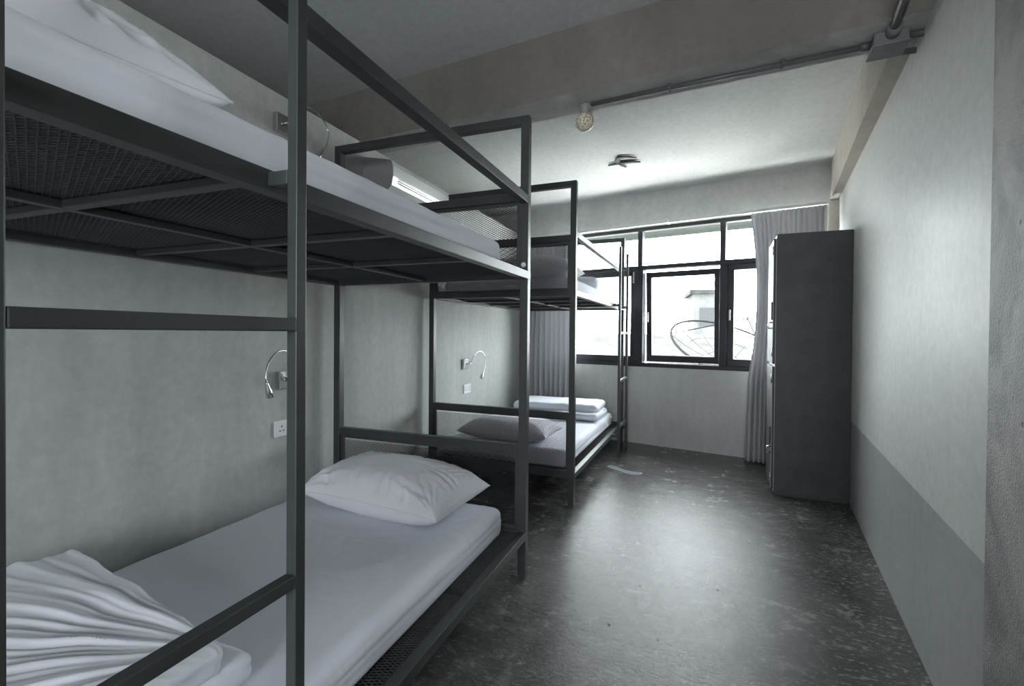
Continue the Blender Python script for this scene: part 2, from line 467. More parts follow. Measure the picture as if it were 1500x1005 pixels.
curtain('curtain', bw(0.505), bw(1.035), 0.16, 2.145, 0.015, 15, 0.021, 3, fl_r, 'grey pleated curtain hanging behind the tall locker, right of the window')
curtain('curtain', bw(-1.665), bw(-1.15), 0.13, 2.145, 0.03, 9, 0.032, 8, lambda u, t: 0.03 * math.sin(2.2 * t) * (u - .5), 'grey pleated curtain left of the window behind the far bunk bed')
bm = bmesh.new(); box(bm, bw(-1.75), bw(1.04), -0.175, -0.14, 2.152, 2.176, 0, 0.003)
tr = link('curtain_track', bm, M['track'], loc=BO, rot=(0, 0, BROT)); tag(tr, 'thin white curtain track above the window', 'curtain track')
bm = bmesh.new(); box(bm, bw(-0.20), bw(-0.17), -0.19, -0.10, 2.15, 2.185, 0, 0.003); link('track_bracket', bm, M['track'], tr)

# ------------------------------------------------------------------ bunk beds
W = 1.035; L = 1.92; PS = 0.019; PH = 2.07
deck_me = expanded('deck_mesh', W - 0.04, L - 0.04, 0.026, 0.0115)
low_me = expanded('head_mesh_low', W - 0.075, 0.315, 0.0195, 0.0100, 0.0021)
up_me = expanded('head_mesh_up', W - 0.075, 0.29, 0.0195, 0.0100, 0.0021)
ZD = 1.36       # upper deck rail centre
ZL = 0.192      # lower deck rail centre
def bunk(name, loc, rz, s, lad, guard_end, gz, label):
    """origin at the aisle-side head post; bed runs to local y = s*L, wall side at x = -W"""
    r = empty(name, loc, rz); tag(r, label, 'bunk bed', None)
    S = M['steel']
    def Y(a, b): return (min(s * a, s * b), max(s * a, s * b))
    for px in (0, -W):
        for py in (0, L):
            y = s * py
            p = bxo('post', S, r, px - PS, px + PS, y - PS, y + PS, 0.004, PH, 0.0025)
            sx = -1 if px == 0 else 1
            f = bxo('foot_plate', S, p, px, px + sx * 0.052, y - 0.018, y + 0.018, 0.0, 0.005, 0.001)
            bm = bmesh.new(); lathe(bm, [(0.006, 0.004), (0.006, 0.016), (0.003, 0.018)], 8, px + sx * 0.038, y)
            link('anchor_bolt', bm, M['chrome'], p)
    yi = PS
    for z, n, h in ((ZD, 'deck_rail', 0.018), (ZL, 'lower_deck_rail', 0.017)):
        for px in (0, -W):
            a, b = Y(-PS * 0.98, L + PS * 0.98)
            x0, x1 = ((px + PS - 0.034, px + PS + 0.0012) if px == 0 else (px - PS - 0.0012, px - PS + 0.034))
            bm = bmesh.new(); box(bm, x0, x1, a, b, z - h, z + h, 0, 0.002)
            link(n, bm, S, r)
        for py in (0, L):
            bxo('end_rail', S, r, -W + PS, -PS, s * py - 0.015, s * py + 0.015, z - h, z + h, 0.002)
        a, b = Y(PS, L - PS)
        bxo('deck_stringer', S, r, -W / 2 - 0.0125, -W / 2 + 0.0125, a, b, z - 0.012, z + 0.005, 0.002)
        for k, yy in enumerate((0.53, 0.975, 1.42)):
            for xa, xb in ((-W + PS, -W / 2 - 0.0125), (-W / 2 + 0.0125, -PS)):
                bxo('cross_bar', S, r, xa, xb, s * yy - 0.0125, s * yy + 0.0125, z - 0.012, z + 0.005, 0.002)
        o = D.objects.new('deck_mesh', deck_me); COL.objects.link(o); o.parent = r
        o.location = (-W + 0.02, 0.02 if s > 0 else -L + 0.02, z + 0.008)
    # end frames
    bxo('head_top_bar', S, r, -W + PS, -PS, -PS, PS, PH - 0.038, PH, 0.0025)
    bxo('foot_top_bar', S, r, -W + PS, -PS, s * L - PS, s * L + PS, PH - 0.038, PH, 0.0025)
    for z0, z1, me, n in ((ZL + 0.017, 0.561, low_me, 'lower_head_panel'), (ZD + 0.018, 1.690, up_me, 'upper_head_panel')):
        bxo('panel_bar', S, r, -W + PS, -PS, -PS, PS, z1, z1 + 0.038, 0.0025)
        f = bxo(n, S, r, -W + PS, -W + PS + 0.018, -0.008, 0.008, z0, z1, 0.001)
        bxo('panel_edge', S, f, -PS - 0.018, -PS, -0.008, 0.008, z0, z1, 0.001)
        bxo('panel_edge', S, f, -W + PS + 0.018, -PS - 0.018, -0.008, 0.008, z0, z0 + 0.014, 0.001)
        bxo('panel_edge', S, f, -W + PS + 0.018, -PS - 0.018, -0.008, 0.008, z1 - 0.014, z1, 0.001)
        o = D.objects.new('panel_mesh', me); COL.objects.link(o); o.parent = f
        o.location = (-W + PS + 0.0185, 0, z0 + 0.012); o.rotation_euler = (PI / 2, 0, 0)
    # guard rail
    a, b = Y(-PS, guard_end)
    bxo('guard_rail', S, r, -PS, PS, a if s < 0 else PS, -PS if s < 0 else b, gz - 0.018, gz + 0.018, 0.002)
    # ladder on the aisle side near the foot
    la, lb, lw, off = lad
    ld = empty('ladder', (0, 0, 0)); ld.parent = r
    for yy in (la, lb):
        bxo('ladder_upright', S, ld, off - lw, off + lw, s * yy - lw, s * yy + lw, 0.002, 1.88, 0.002)
        for z in (ZD, ZL):
            bxo('ladder_bracket', S, ld, PS + 0.001, off - lw, s * yy - lw, s * yy + lw, z - 0.012, z + 0.012, 0.002)
    a, b = Y(la + lw, lb - lw)
    for z in (0.27, 0.68, 1.111):
        bxo('rung', S, ld, off - lw, off + lw, a, b, z - 0.011, z + 0.011, 0.002)
    bxo('guard_bracket', S, ld, PS, off - lw, s * lb - lw, s * lb + lw, gz - 0.01, gz + 0.01, 0.002)
    # white cap on the head post
    bm = bmesh.new(); lathe(bm, [(0.004, -0.004), (0.011, -0.003), (0.012, 0.002), (0.008, 0.006)], 14)
    c = link('screw_cap', bm, M['white_plastic'], r, True, (0.0, s * (PS + 0.003), 1.405)); c.rotation_euler = (-s * PI / 2, 0, 0)
    return r
bunk('bunk_bed', (-0.70, 2.012, 0), 0, -1, (1.391, 1.7695, 0.0108, 0.075), 1.785, 1.697,
     'near dark grey steel bunk bed with mesh headboard and ladder in the foreground')
bunk('bunk_bed', (-0.702, 2.955, 0), math.radians(-1.5), 1, (1.325, 1.745, 0.0115, 0.074), 1.757, 1.735,
     'far dark grey steel bunk bed with mesh headboard standing by the window')

# ------------------------------------------------------------------ mattresses and bedding
def rounded(name, lx, ly, lz, r, nx, ny, nzv, disp, mat, loc, rz=0):
    bm = bmesh.new()
    cache = {}
    def vert(p):
        key = tuple(round(c, 5) for c in p)
        if key in cache: return cache[key]
        q = Vector(p)
        rr = Vector((r[0], r[0], r[1]))
        inner = Vector((max(-lx / 2 + r[0], min(lx / 2 - r[0], q.x)), max(-ly / 2 + r[0], min(ly / 2 - r[0], q.y)),
                        max(-lz / 2 + r[1], min(lz / 2 - r[1], q.z))))
        d = q - inner
        e = Vector((d.x / r[0], d.y / r[0], d.z / r[1]))
        if e.length > 1e-6:
            m = max(abs(e.x), abs(e.y), abs(e.z)); e = e.normalized() * m
            q = inner + Vector((e.x * r[0], e.y * r[0], e.z * r[1]))
        q = disp(q)
        v = bm.verts.new(q); cache[key] = v; return v
    def lin(a, n): return [-a / 2 + a * i / n for i in range(n + 1)]
    X, Yv, Z = lin(lx, nx), lin(ly, ny), lin(lz, nzv)
    def face(A, B, f):
        for i in range(len(A) - 1):
            for j in range(len(B) - 1):
                bm.faces.new([vert(f(A[i], B[j])), vert(f(A[i + 1], B[j])), vert(f(A[i + 1], B[j + 1])), vert(f(A[i], B[j + 1]))])
    for s in (-1, 1):
        face(X, Yv, lambda a, b: (a, b, s * lz / 2))
        face(X, Z, lambda a, b: (a, s * ly / 2, b))
        face(Yv, Z, lambda a, b: (s * lx / 2, a, b))
    return link(name, bm, mat, smooth=True, loc=loc, rot=(0, 0, rz))

def fold(p, sc, seed, str_=(1, 1, 1)):
    v = noise.noise(Vector((p.x * sc * str_[0] + seed, p.y * sc * str_[1], p.z * sc * str_[2])))
    return 1 - abs(v) * 2

def mat_disp(lx, ly, lz, seed, k=1.0):
    def f(q):
        top = q.z > lz * 0.3
        q = q.copy()
        # seam ridges running round the side of the fitted sheet
        side = max(abs(q.x) - lx / 2 + 0.02, abs(q.y) - ly / 2 + 0.02, 0) / 0.02
        side = min(side, 1)
        ridge = math.exp(-((q.z - lz * 0.12 - 0.006 * math.sin(q.y * 5 + seed)) / 0.005) ** 2)
        wav = 0.004 * noise.noise(Vector((q.x * 3, q.y * 2.2 + seed, q.z * 30)))
        amt = side * (0.006 * ridge + 0.004 * math.exp(-((q.z + lz * 0.2 - 0.01 * math.sin(q.y * 2.3 + seed)) / 0.006) ** 2) + wav * 1.6) * k
        if abs(q.x) / lx > abs(q.y) / ly: q.x += math.copysign(amt, q.x)
        else: q.y += math.copysign(amt, q.y)
        if top:
            q.z += k * 0.0035 * noise.noise(Vector((q.x * 3, q.y * 1.6, seed))) * (1 - side)
            q.z += k * 0.002 * max(0, fold(Vector((q.x * 0.6 + q.y, q.y * 0.3 - q.x, 0)), 5, seed) - 0.75) * 4
        return q
    return f
def mattress(cx, cy, z0, lx, ly, lz, rz, label, seed, dense=1, grp=None):
    o = rounded('mattress', lx, ly, lz, (0.045, 0.032), 40 * dense, 64 * dense, 14, mat_disp(lx, ly, lz, seed), M['sheet'], (cx, cy, z0 + lz / 2), rz)
    tag(o, label, 'mattress')
    return o
R15 = math.radians(-1.5)
def b2(x, y):       # local bed 2 -> world
    c, s = math.cos(R15), math.sin(R15)
    return (-0.702 + c * x - s * y, 2.955 + s * x + c * y)
MZ = ZL + 0.010
mattress(-1.253, 1.015, MZ, 0.965, 1.87, 0.128, 0, 'white-sheeted mattress on the lower deck of the near bunk', 1, 2)
mattress(-1.225, 0.925, ZD + 0.010, 0.985, 1.78, 0.112, 0, 'white-sheeted mattress on the upper deck of the near bunk', 5)
x, y = b2(-0.535, 0.93); mattress(x, y, MZ, 0.95, 1.68, 0.125, R15, 'white-sheeted mattress on the lower deck of the far bunk', 9)
x, y = b2(-0.525, 0.96); mattress(x, y, ZD + 0.010, 0.97, 1.72, 0.112, R15, 'white-sheeted mattress on the upper deck of the far bunk', 13)

def pillow(loc, rot, w, l, t, seed, label, n=(72, 52), wr=1.0, bot_f=0.34, crush=None, mat='pillow', name='pillow', cat='pillow', grp=None):
    bm = bmesh.new(); nx, ny = n
    def pt(i, j, sgn):
        u = math.sin((i / nx - 0.5) * PI); v = math.sin((j / ny - 0.5) * PI)
        pin = 0.10
        X = w / 2 * u * (1 - pin * (1 - v * v) * abs(u) ** 3)
        Yp = l / 2 * v * (1 - pin * (1 - u * u) * abs(v) ** 3)
        e = max(0.0, (1 - u * u) * (1 - v * v))
        h = t * e ** 0.42
        r = math.hypot(u, v); a = math.atan2(v, u)
        # creases radiate from corners / along short ends
        cr = 0
        for cu, cv in ((1, 1), (1, -1), (-1, 1), (-1, -1)):
            du, dv = u - cu, v - cv; dd = math.hypot(du, dv)
            an = math.atan2(dv * l, du * w)
            cr += math.exp(-dd * 2.0) * (fold(Vector((an * 2.6, dd * 0.6, 0)), 2.1, seed + cu * 3 + cv * 7) - 0.5)
        rib = (fold(Vector((u * 3.6 + 0.5 * v, v * 0.7, 0)), 2.3, seed + 4) - 0.45) * abs(v) ** 1.5
        end = fold(Vector((u * 0.8, v * 3.2, 0)), 1.9, seed + 2) * abs(u) ** 2
        d = wr * (0.018 * cr + 0.008 * (end - .5)) * min(1, e * 6) + wr * 0.0075 * rib * min(1, e * 9) + 0.006 * noise.noise(Vector((u * 2, v * 2, seed))) * min(1, e * 4)
        if sgn > 0:
            Z = h * 0.60 + d
        else:
            Z = -h * 0.44 + 0.3 * d
            Z = max(Z, -t * bot_f)
        if crush: Z += crush(u, v) * min(1, e * 4)
        return Vector((X, Yp, Z))
    top = [[None] * (ny + 1) for _ in range(nx + 1)]; bot = [[None] * (ny + 1) for _ in range(nx + 1)]
    for i in range(nx + 1):
        for j in range(ny + 1):
            edge = i in (0, nx) or j in (0, ny)
            top[i][j] = bm.verts.new(pt(i, j, 1))
            bot[i][j] = top[i][j] if edge else bm.verts.new(pt(i, j, -1))
    for i in range(nx):
        for j in range(ny):
            bm.faces.new((top[i][j], top[i + 1][j], top[i + 1][j + 1], top[i][j + 1]))
            q = [bot[i][j], bot[i][j + 1], bot[i + 1][j + 1], bot[i + 1][j]]
            if len(set(q)) == 4:
                try: bm.faces.new(q)
                except ValueError: pass
    rim = [top[i][0].co.copy() for i in range(nx + 1)] + [top[nx][j].co.copy() for j in range(1, ny + 1)] \
        + [top[i][ny].co.copy() for i in range(nx - 1, -1, -1)] + [top[0][j].co.copy() for j in range(ny - 1, -1, -1)]
    o = link(name, bm, M[mat], smooth=True, loc=loc, rot=rot)
    tag(o, label, cat, grp)
    bm = bmesh.new(); tube(bm, rim[::2] + [rim[0]], 0.0028, 6); link('piping', bm, M[mat], o, True)
    return o
MT = MZ + 0.130
pillow((-1.215, 1.762, MT + 0.082), (math.radians(3), 0, math.radians(-6)), 0.74, 0.40, 0.24, 3, 'plump white pillow at the head of the near lower mattress', n=(120, 90), wr=1.7)
pillow((-1.055, 0.275, 1.482 + 0.034), (0, 0, math.radians(84)), 0.76, 0.46, 0.24, 11, 'crumpled white pillow on the near upper mattress', n=(130, 90), wr=2.0, bot_f=0.12)
x, y = b2(-0.545, 0.30); pillow((x, y, MT + 0.060), (0, 0, R15), 0.68, 0.42, 0.17, 21, 'white pillow behind the mesh headboard on the far lower mattress')
x, y = b2(-0.38, 0.30); pillow((x, y, 1.482 + 0.064), (0, 0, R15), 0.66, 0.42, 0.20, 31, 'white pillow behind the mesh headboard on the far upper mattress')

# folded duvets -----------------------------------------------------
def duvet_layer(name, parent, lx, ly, lz, off, seed, conv, rz=0, n=(90, 60, 10), amp=1.0):
    def f(q):
        q = q.copy()
        u = q.x / lx + 0.5
        t = max(0, min(1, q.z / lz + 0.5))
        # folds fan out from the +x, +y corner
        dx_, dy_ = lx * 0.56 - q.x, ly * 0.50 - q.y
        rad = math.hypot(dx_, dy_); yy = math.atan2(dy_, dx_) * (0.45 if conv > .5 else 0.3) + 0.05 * q.y
        w2 = fold(Vector((q.x * 1.6, yy * 6.5, 0)), 1.6, seed + 9)
        gr = math.sin(yy * 2 * PI / 0.075 + 1.6 * noise.noise(Vector((q.x * 0.9, yy * 4, seed))))
        g2 = math.sin(yy * 2 * PI / 0.027 + 2.5 * noise.noise(Vector((q.x * 1.3, yy * 6, seed + 5))))
        k_ = min(1, rad / 0.35)
        q.z += amp * t * (k_ * 0.0085 * (0.5 + 0.5 * gr) ** 2 * (0.4 + 1.1 * abs(noise.noise(Vector((q.x * 1.4, yy * 5, seed + 3))))) + k_ * 0.003 * (0.5 + 0.5 * g2) ** 3 + 0.002 * w2 ** 3 + 0.013 * noise.noise(Vector((q.x * 2, q.y * 2, seed))))
        q.z += amp * 0.006 * noise.noise(Vector((q.x * 7, q.y * 9, q.z * 20 + seed)))
        q.y = ly * 0.1 + (q.y - ly * 0.1) * (1 - conv * 0.2 * u)
        ed = 0.006 * noise.noise(Vector((q.x * 6, q.y * 6, q.z * 40 + seed)))
        q.x += ed * 1.5 * amp; q.y += ed * amp
        if q.z < -lz / 2: q.z = -lz / 2
        return q
    o = rounded(name, lx, ly, lz, (min(0.05, lz * 0.5), lz * 0.48), n[0], n[1], n[2], f, M['duvet'], off, rz)
    o.parent = parent
    return o
dv = empty('folded_duvet', (-1.30, 0.42, MT)); tag(dv, 'rumpled white folded duvet at the foot of the near lower mattress', 'duvet')
duvet_layer('bottom_fold', dv, 0.82, 0.66, 0.06, (0.01, 0.03, 0.033), 4, 0.15, 0.0)
duvet_layer('top_fold', dv, 0.80, 0.72, 0.075, (-0.02, 0.02, 0.094), 7, 0.72, math.radians(-7), (120, 200, 12), 1.3)
x, y = b2(-0.50, 1.42); dv2 = empty('folded_duvet', (x, y, MT + 0.003), R15); tag(dv2, 'thick white folded duvet at the foot of the far lower mattress', 'duvet')
duvet_layer('bottom_fold', dv2, 0.84, 0.50, 0.06, (0, -0.04, 0.032), 14, 0.1, 0, (60, 40, 8), 0.6)
duvet_layer('top_fold', dv2, 0.80, 0.46, 0.075, (0.0, 0.02, 0.088), 17, 0.1, 0.03, (60, 40, 8), 0.7)
x, y = b2(-0.40, 1.10); dv3 = empty('rolled_duvet', (x, y, 1.482), R15); tag(dv3, 'white rolled duvet on the far upper mattress by the window', 'duvet')
def roll(name, parent, lx, r, loc, seed):
    bm = bmesh.new(); n, m = 50, 36; rings = []
    for i in range(n + 1):
        xx = -lx / 2 + lx * i / n; e = 1 - abs(2 * i / n - 1) ** 8; row = []
        for k in range(m):
            a = 2 * PI * k / m
            rr = r * (0.45 + 0.55 * e ** 0.5) * (1 + 0.10 * noise.noise(Vector((xx * 5, math.cos(a) * 2, math.sin(a) * 2 + seed))))
            row.append(bm.verts.new((xx, rr * 1.35 * math.cos(a), max(-r * 0.8, rr * math.sin(a)))))
        rings.append(row)
    for i in range(n):
        for k in range(m):
            bm.faces.new((rings[i][k], rings[i][(k + 1) % m], rings[i + 1][(k + 1) % m], rings[i + 1][k]))
    bm.faces.new(rings[0][::-1]); bm.faces.new(rings[-1])
    o = link(name, bm, M['duvet'], parent, True, loc)
    return o
roll('rolled_cloth', dv3, 0.66, 0.062, (0, 0, 0.050), 3)

# ------------------------------------------------------------------ wall lamps and sockets
def reading_lamp(base_y, base_z, neck, label, w=0.075, h=0.085):
    r = empty('reading_lamp', (-1.80, base_y, base_z)); tag(r, label, 'wall lamp')
    bxo('base_plate', M['chrome'], r, 0.0, 0.028, -w / 2, w / 2, -h / 2, h / 2, 0.003)
    pts = [Vector(p) - Vector((-1.80, base_y, base_z)) for p in neck]
    bm = bmesh.new(); tube(bm, [(0.026, 0, 0), (pts[0].x, pts[0].y, pts[0].z)], 0.008); link('pivot', bm, M['chrome'], r, True)
    path = smooth_path(pts, 10)
    bm = bmesh.new(); tube(bm, path, 0.0036, 10); link('gooseneck', bm, M['chrome'], r, True)
    e = path[-1]; d = (path[-1] - path[-3]).normalized()
    bm = bmesh.new()
    tube(bm, [e - d * 0.008, e, e + d * 0.02, e + d * 0.035, e + d * 0.062, e + d * 0.064], [0.005, 0.0065, 0.009, 0.0135, 0.0145, 0.012], 16)
    link('lamp_head', bm, M['chrome'], r, True)
    return r
reading_lamp(1.70, 0.872, [(-1.735, 1.72, 0.885), (-1.72, 1.71, 0.955), (-1.71, 1.655, 1.005), (-1.70, 1.585, 1.010), (-1.695, 1.530, 0.965), (-1.69, 1.512, 0.905), (-1.69, 1.518, 0.875)],
             'chrome gooseneck reading lamp on the wall of the near lower bunk')
reading_lamp(3.61, 0.837, [(-1.745, 3.64, 0.84), (-1.735, 3.65, 0.885), (-1.72, 3.705, 0.935), (-1.71, 3.78, 0.935), (-1.70, 3.835, 0.885), (-1.70, 3.825, 0.80), (-1.70, 3.79, 0.755)],
             'chrome gooseneck reading lamp on the wall of the far lower bunk')
reading_lamp(1.68, 2.06, [(-1.735, 1.70, 2.07), (-1.725, 1.72, 2.13), (-1.72, 1.76, 2.165), (-1.71, 1.83, 2.16), (-1.70, 1.885, 2.10), (-1.70, 1.875, 2.03), (-1.70, 1.845, 1.985)],
             'chrome gooseneck reading lamp on the wall above the near upper mattress')
def socket(y, z, label):
    r = empty('wall_socket', (-1.80, y, z)); tag(r, label, 'socket')
    bxo('face_plate', M['white_plastic'], r, 0, 0.012, -0.062, 0.062, -0.038, 0.038, 0.003)
    for k in (-0.028, 0.028):
        p = bxo('outlet', M['white_plastic'], r, 0.012, 0.015, k - 0.023, k + 0.023, -0.025, 0.025, 0.001)
        for dy, dz, a, b in ((0, 0.010, 0.0025, 0.006), (-0.010, -0.010, 0.005, 0.0025), (0.010, -0.010, 0.005, 0.0025)):
            bxo('slot', M['black'], p, 0.0148, 0.0156, k + dy - a, k + dy + a, dz - b, dz + b, 0)
    return r
socket(1.715, 0.645, 'white double wall socket below the near reading lamp')
socket(3.66, 0.622, 'white double wall socket below the far reading lamp')

# ------------------------------------------------------------------ air conditioner
ac = empty('air_conditioner', (-1.80, 2.28, 1.90)); tag(ac, 'white split air conditioner high on the left wall above the near bunk', 'air conditioner')
prof = [(0, 0.0), (0.10, 0.0), (0.165, 0.012), (0.196, 0.04), (0.207, 0.09), (0.205, 0.15), (0.195, 0.178), (0.175, 0.186), (0, 0.222)]
bm = bmesh.new()
A_ = [bm.verts.new((x, 0.006, z)) for x, z in prof]; B_ = [bm.verts.new((x, 0.665, z)) for x, z in prof]
n = len(prof); bm.faces.new(B_)
for i in range(n): bm.faces.new((A_[i], A_[(i + 1) % n], B_[(i + 1) % n], B_[i]))
o = link('casing', bm, M['ac_white'], ac)
bm = bmesh.new()
A_ = [bm.verts.new((x, 0.0, z)) for x, z in prof]; B_ = [bm.verts.new((x, 0.006, z)) for x, z in prof]
bm.faces.new(A_[::-1]); bm.faces.new(B_)
for i in range(n): bm.faces.new((A_[i], A_[(i + 1) % n], B_[(i + 1) % n], B_[i]))
link('end_panel', bm, M['ac_side'], ac)
bxo('air_flap', M['white_plastic'], ac, 0.11, 0.175, 0.04, 0.62, 0.0, 0.010, 0.002)
for k in range(3): bxo('intake_slot', M['ac_side'], ac, 0.2055, 0.2085, 0.05, 0.62, 0.06 + 0.012 * k, 0.063 + 0.012 * k, 0)

# ------------------------------------------------------------------ locker
lk = empty('locker', (0.534, 3.681, 0), math.radians(-3.0)); tag(lk, 'tall charcoal metal locker against the right wall', 'locker')
LW, LD, LH = 0.448, 0.40, 1.795
bm = bmesh.new(); box(bm, 0.012, LW, 0, LD, 0.012, LH, 0, 0.003); link('body', bm, M['locker'], lk)
bxo('plinth', M['locker'], lk, 0.02, LW - 0.01, 0.01, LD - 0.01, 0.0, 0.012, 0)
bxo('front_trim', M['edge'], lk, 0.009, 0.012, 0.001, LD - 0.001, 0.02, LH - 0.02, 0)
for z0, z1, hz in ((0.04, 0.885, 0.36), (0.905, 1.765, 1.22)):
    dr = bxo('door', M['locker'], lk, -0.006, 0.009, 0.006, LD - 0.006, z0, z1, 0.002)
    bxo('door_edge', M['edge'], dr, -0.0075, -0.005, 0.004, 0.008, z0 + 0.01, z1 - 0.01, 0)
    bxo('latch_plate', M['darkmetal'], dr, -0.018, -0.006, 0.012, 0.05, hz - 0.01, hz + 0.11, 0.002)
    bm = bmesh.new(); tube(bm, [(-0.006, 0.03, hz - 0.03), (-0.030, 0.03, hz - 0.03), (-0.032, 0.03, hz - 0.05), (-0.030, 0.03, hz - 0.07), (-0.006, 0.03, hz - 0.07)], 0.005, 8)
    link('handle', bm, M['chrome'], dr, True)
    for q in (z0 + 0.08, z1 - 0.08):
        bm = bmesh.new(); tube(bm, [(-0.010, 0.003, q - 0.03), (-0.010, 0.003, q + 0.03)], 0.004, 8); link('hinge', bm, M['chrome'], dr, True)

# ------------------------------------------------------------------ bulb, conduit, junction box
bx_, by_ = -0.489, 2.262
r = empty('globe_light', (bx_, by_, 2.2)); tag(r, 'crackled gold glass globe bulb hanging below the ceiling beam', 'light')
bm = bmesh.new(); lathe(bm, [(0.030, 0.0), (0.030, -0.008), (0.024, -0.012), (0.024, -0.03), (0.018, -0.04), (0.014, -0.044)], 20); link('lamp_holder', bm, M['porcelain'], r, True)
bm = bmesh.new(); prof = [(0.012, -0.036)] + [(0.0445 * math.sin(a), -0.080 + 0.0445 * math.cos(a)) for a in [0.32 + i * (PI - 0.36) / 18 for i in range(19)]]
lathe(bm, prof, 32); link('globe', bm, M['globe'], r, True)
cy_ = lambda x: 2.238 - 0.092 * (x + 0.489)
cd = empty('conduit', (0.1, cy_(0.1), 2.186)); tag(cd, 'dark painted conduit under the ceiling beam, running from globe to box', 'conduit')
def T(p): return (p[0] - 0.1, p[1] - cy_(0.1), p[2] - 2.186)
bm = bmesh.new(); tube(bm, [T((-0.455, cy_(-0.455), 2.187)), T((0.605, cy_(0.605), 2.187))], 0.0105, 12); link('pipe', bm, M['pipe'], cd, True)
bm = bmesh.new(); tube(bm, [T((0.585, cy_(0.585), 2.187)), T((0.612, cy_(0.612), 2.187))], 0.016, 12); link('pipe_gland', bm, M['pipe'], cd, True)
for xx in (-0.1, 0.33):
    bm = bmesh.new(); y = cy_(xx); box(bm, *sum(([a[0], a[1]] for a in ((xx - 0.1 - 0.006, xx - 0.1 + 0.006), (y - cy_(0.1) - 0.022, y - cy_(0.1) + 0.022), (-0.006, 0.0135))), []), 0, 0.002)
    link('pipe_clip', bm, M['pipe'], cd)
jb = empty('junction_box', (0.665, 2.125, 2.2), math.radians(-5)); tag(jb, 'grey junction box at the corner of the two ceiling beams', 'junction box')
bm = bmesh.new(); box(bm, -0.052, 0.052, -0.052, 0.052, -0.045, 0.0, 0, 0.004); link('box_body', bm, M['boxgrey'], jb)
bm = bmesh.new(); box(bm, -0.056, 0.056, -0.056, 0.056, -0.050, -0.043, 0, 0.003); link('box_lid', bm, M['boxgrey'], jb)
p = empty('conduit', (0.66, 2.06, 2.185)); tag(p, 'grey conduit running from the junction box toward the camera', 'conduit')
bm = bmesh.new(); tube(bm, [(0, 0, 0), (-0.05, -0.30, 0.0), (-0.2, -1.2, 0)], 0.0155, 14); link('pipe', bm, M['pipe'], p, True)
bm = bmesh.new(); tube(bm, [(0.004, 0.012, 0), (-0.006, -0.04, 0)], 0.022, 14); link('pipe_gland', bm, M['boxgrey'], p, True)
p = empty('conduit', (0.72, 2.10, 2.182)); tag(p, 'upper short conduit stub from the junction box into the right wall', 'conduit')
bm = bmesh.new(); tube(bm, [(0, 0, 0), (0.095, -0.012, 0.0)], 0.013, 12); link('pipe', bm, M['pipe'], p, True)
p = empty('conduit', (0.69, 2.18, 2.182)); tag(p, 'lower short conduit stub from the junction box into the right wall', 'conduit')
bm = bmesh.new(); tube(bm, [(0, 0, -0.008), (0.03, 0.012, -0.01), (0.10, 0.016, -0.010)], 0.011, 12); link('pipe', bm, M['pipe'], p, True)

# ------------------------------------------------------------------ swallow ornament on the ceiling
def ribbon(bm, pts, ws, z0, z1):
    P = [Vector((a, b)) for a, b in pts]; Lf = []; Rt = []
    for i, q in enumerate(P):
        t = (P[min(i + 1, len(P) - 1)] - P[max(i - 1, 0)]).normalized(); nn = Vector((-t.y, t.x))
        Lf.append(q + nn * ws[i]); Rt.append(q - nn * ws[i])
    prism(bm, [tuple(v) for v in Lf + Rt[::-1]], z0, z1)
bird = empty('bird_ornament', (-0.53, 3.90, 2.5)); tag(bird, 'dark swallow-shaped ornament fixed flat on the ceiling', 'ornament')
bm = bmesh.new()
ribbon(bm, [(-0.120, 0.03), (-0.07, 0.015), (-0.02, 0.01), (0.03, 0.005), (0.08, 0.012), (0.135, 0.035)], [0.006, 0.014, 0.016, 0.018, 0.014, 0.003], -0.018, -0.008)
link('body', bm, M['bird'], bird)
bm = bmesh.new(); ribbon(bm, [(-0.03, 0.01), (-0.035, -0.06), (-0.012, -0.115), (0.05, -0.11), (0.115, -0.07)], [0.016, 0.020, 0.022, 0.014, 0.004], -0.018, -0.010)
link('wing', bm, M['bird'], bird)
bm = bmesh.new(); ribbon(bm, [(-0.025, 0.01), (-0.012, 0.06), (0.012, 0.11)], [0.016, 0.014, 0.005], -0.018, -0.010)
link('wing', bm, M['bird'], bird)
bm = bmesh.new(); tube(bm, [(-0.02, 0.02, 0), (-0.02, 0.02, -0.012)], 0.006, 8); link('fixing_pin', bm, M['bird'], bird)

# ------------------------------------------------------------------ footprint sticker on floor
M['sticker'] = simple('worn_blue_grey_sticker', (0.13, 0.155, 0.18), 0.5, 0, 0.3)
M['sticker_edge'] = simple('pale_sticker_edge', (0.38, 0.41, 0.44), 0.6, 0, 0.3)
st = empty('floor_sticker', (-0.49, 3.905, 0)); tag(st, 'worn blue-grey footprint sticker on the floor beside the far bunk', 'sticker')
def foot(bm, k, z0, z1):
    n = 18; up = []; dn = []
    for i in range(n + 1):
        u = i / n; xx = -0.14 + 0.28 * u
        c = 0.045 * math.cos(u * 4.2) - 0.01; w_ = (0.030 + 0.010 * math.cos(u * 7)) * math.sin(PI * min(0.97, max(0.03, u))) ** 0.35 + k
        up.append((xx * (1 + k * 6), c + w_)); dn.append((xx * (1 + k * 6), c - w_))
    prism(bm, up + dn[::-1], z0, z1)
bm = bmesh.new(); foot(bm, 0.008, 0.0002, 0.0012); link('sticker_border', bm, M['sticker_edge'], st)
bm = bmesh.new(); foot(bm, 0.0, 0.0012, 0.0017); link('sticker_fill', bm, M['sticker'], st)
st.rotation_euler = (0, 0, math.radians(-8))

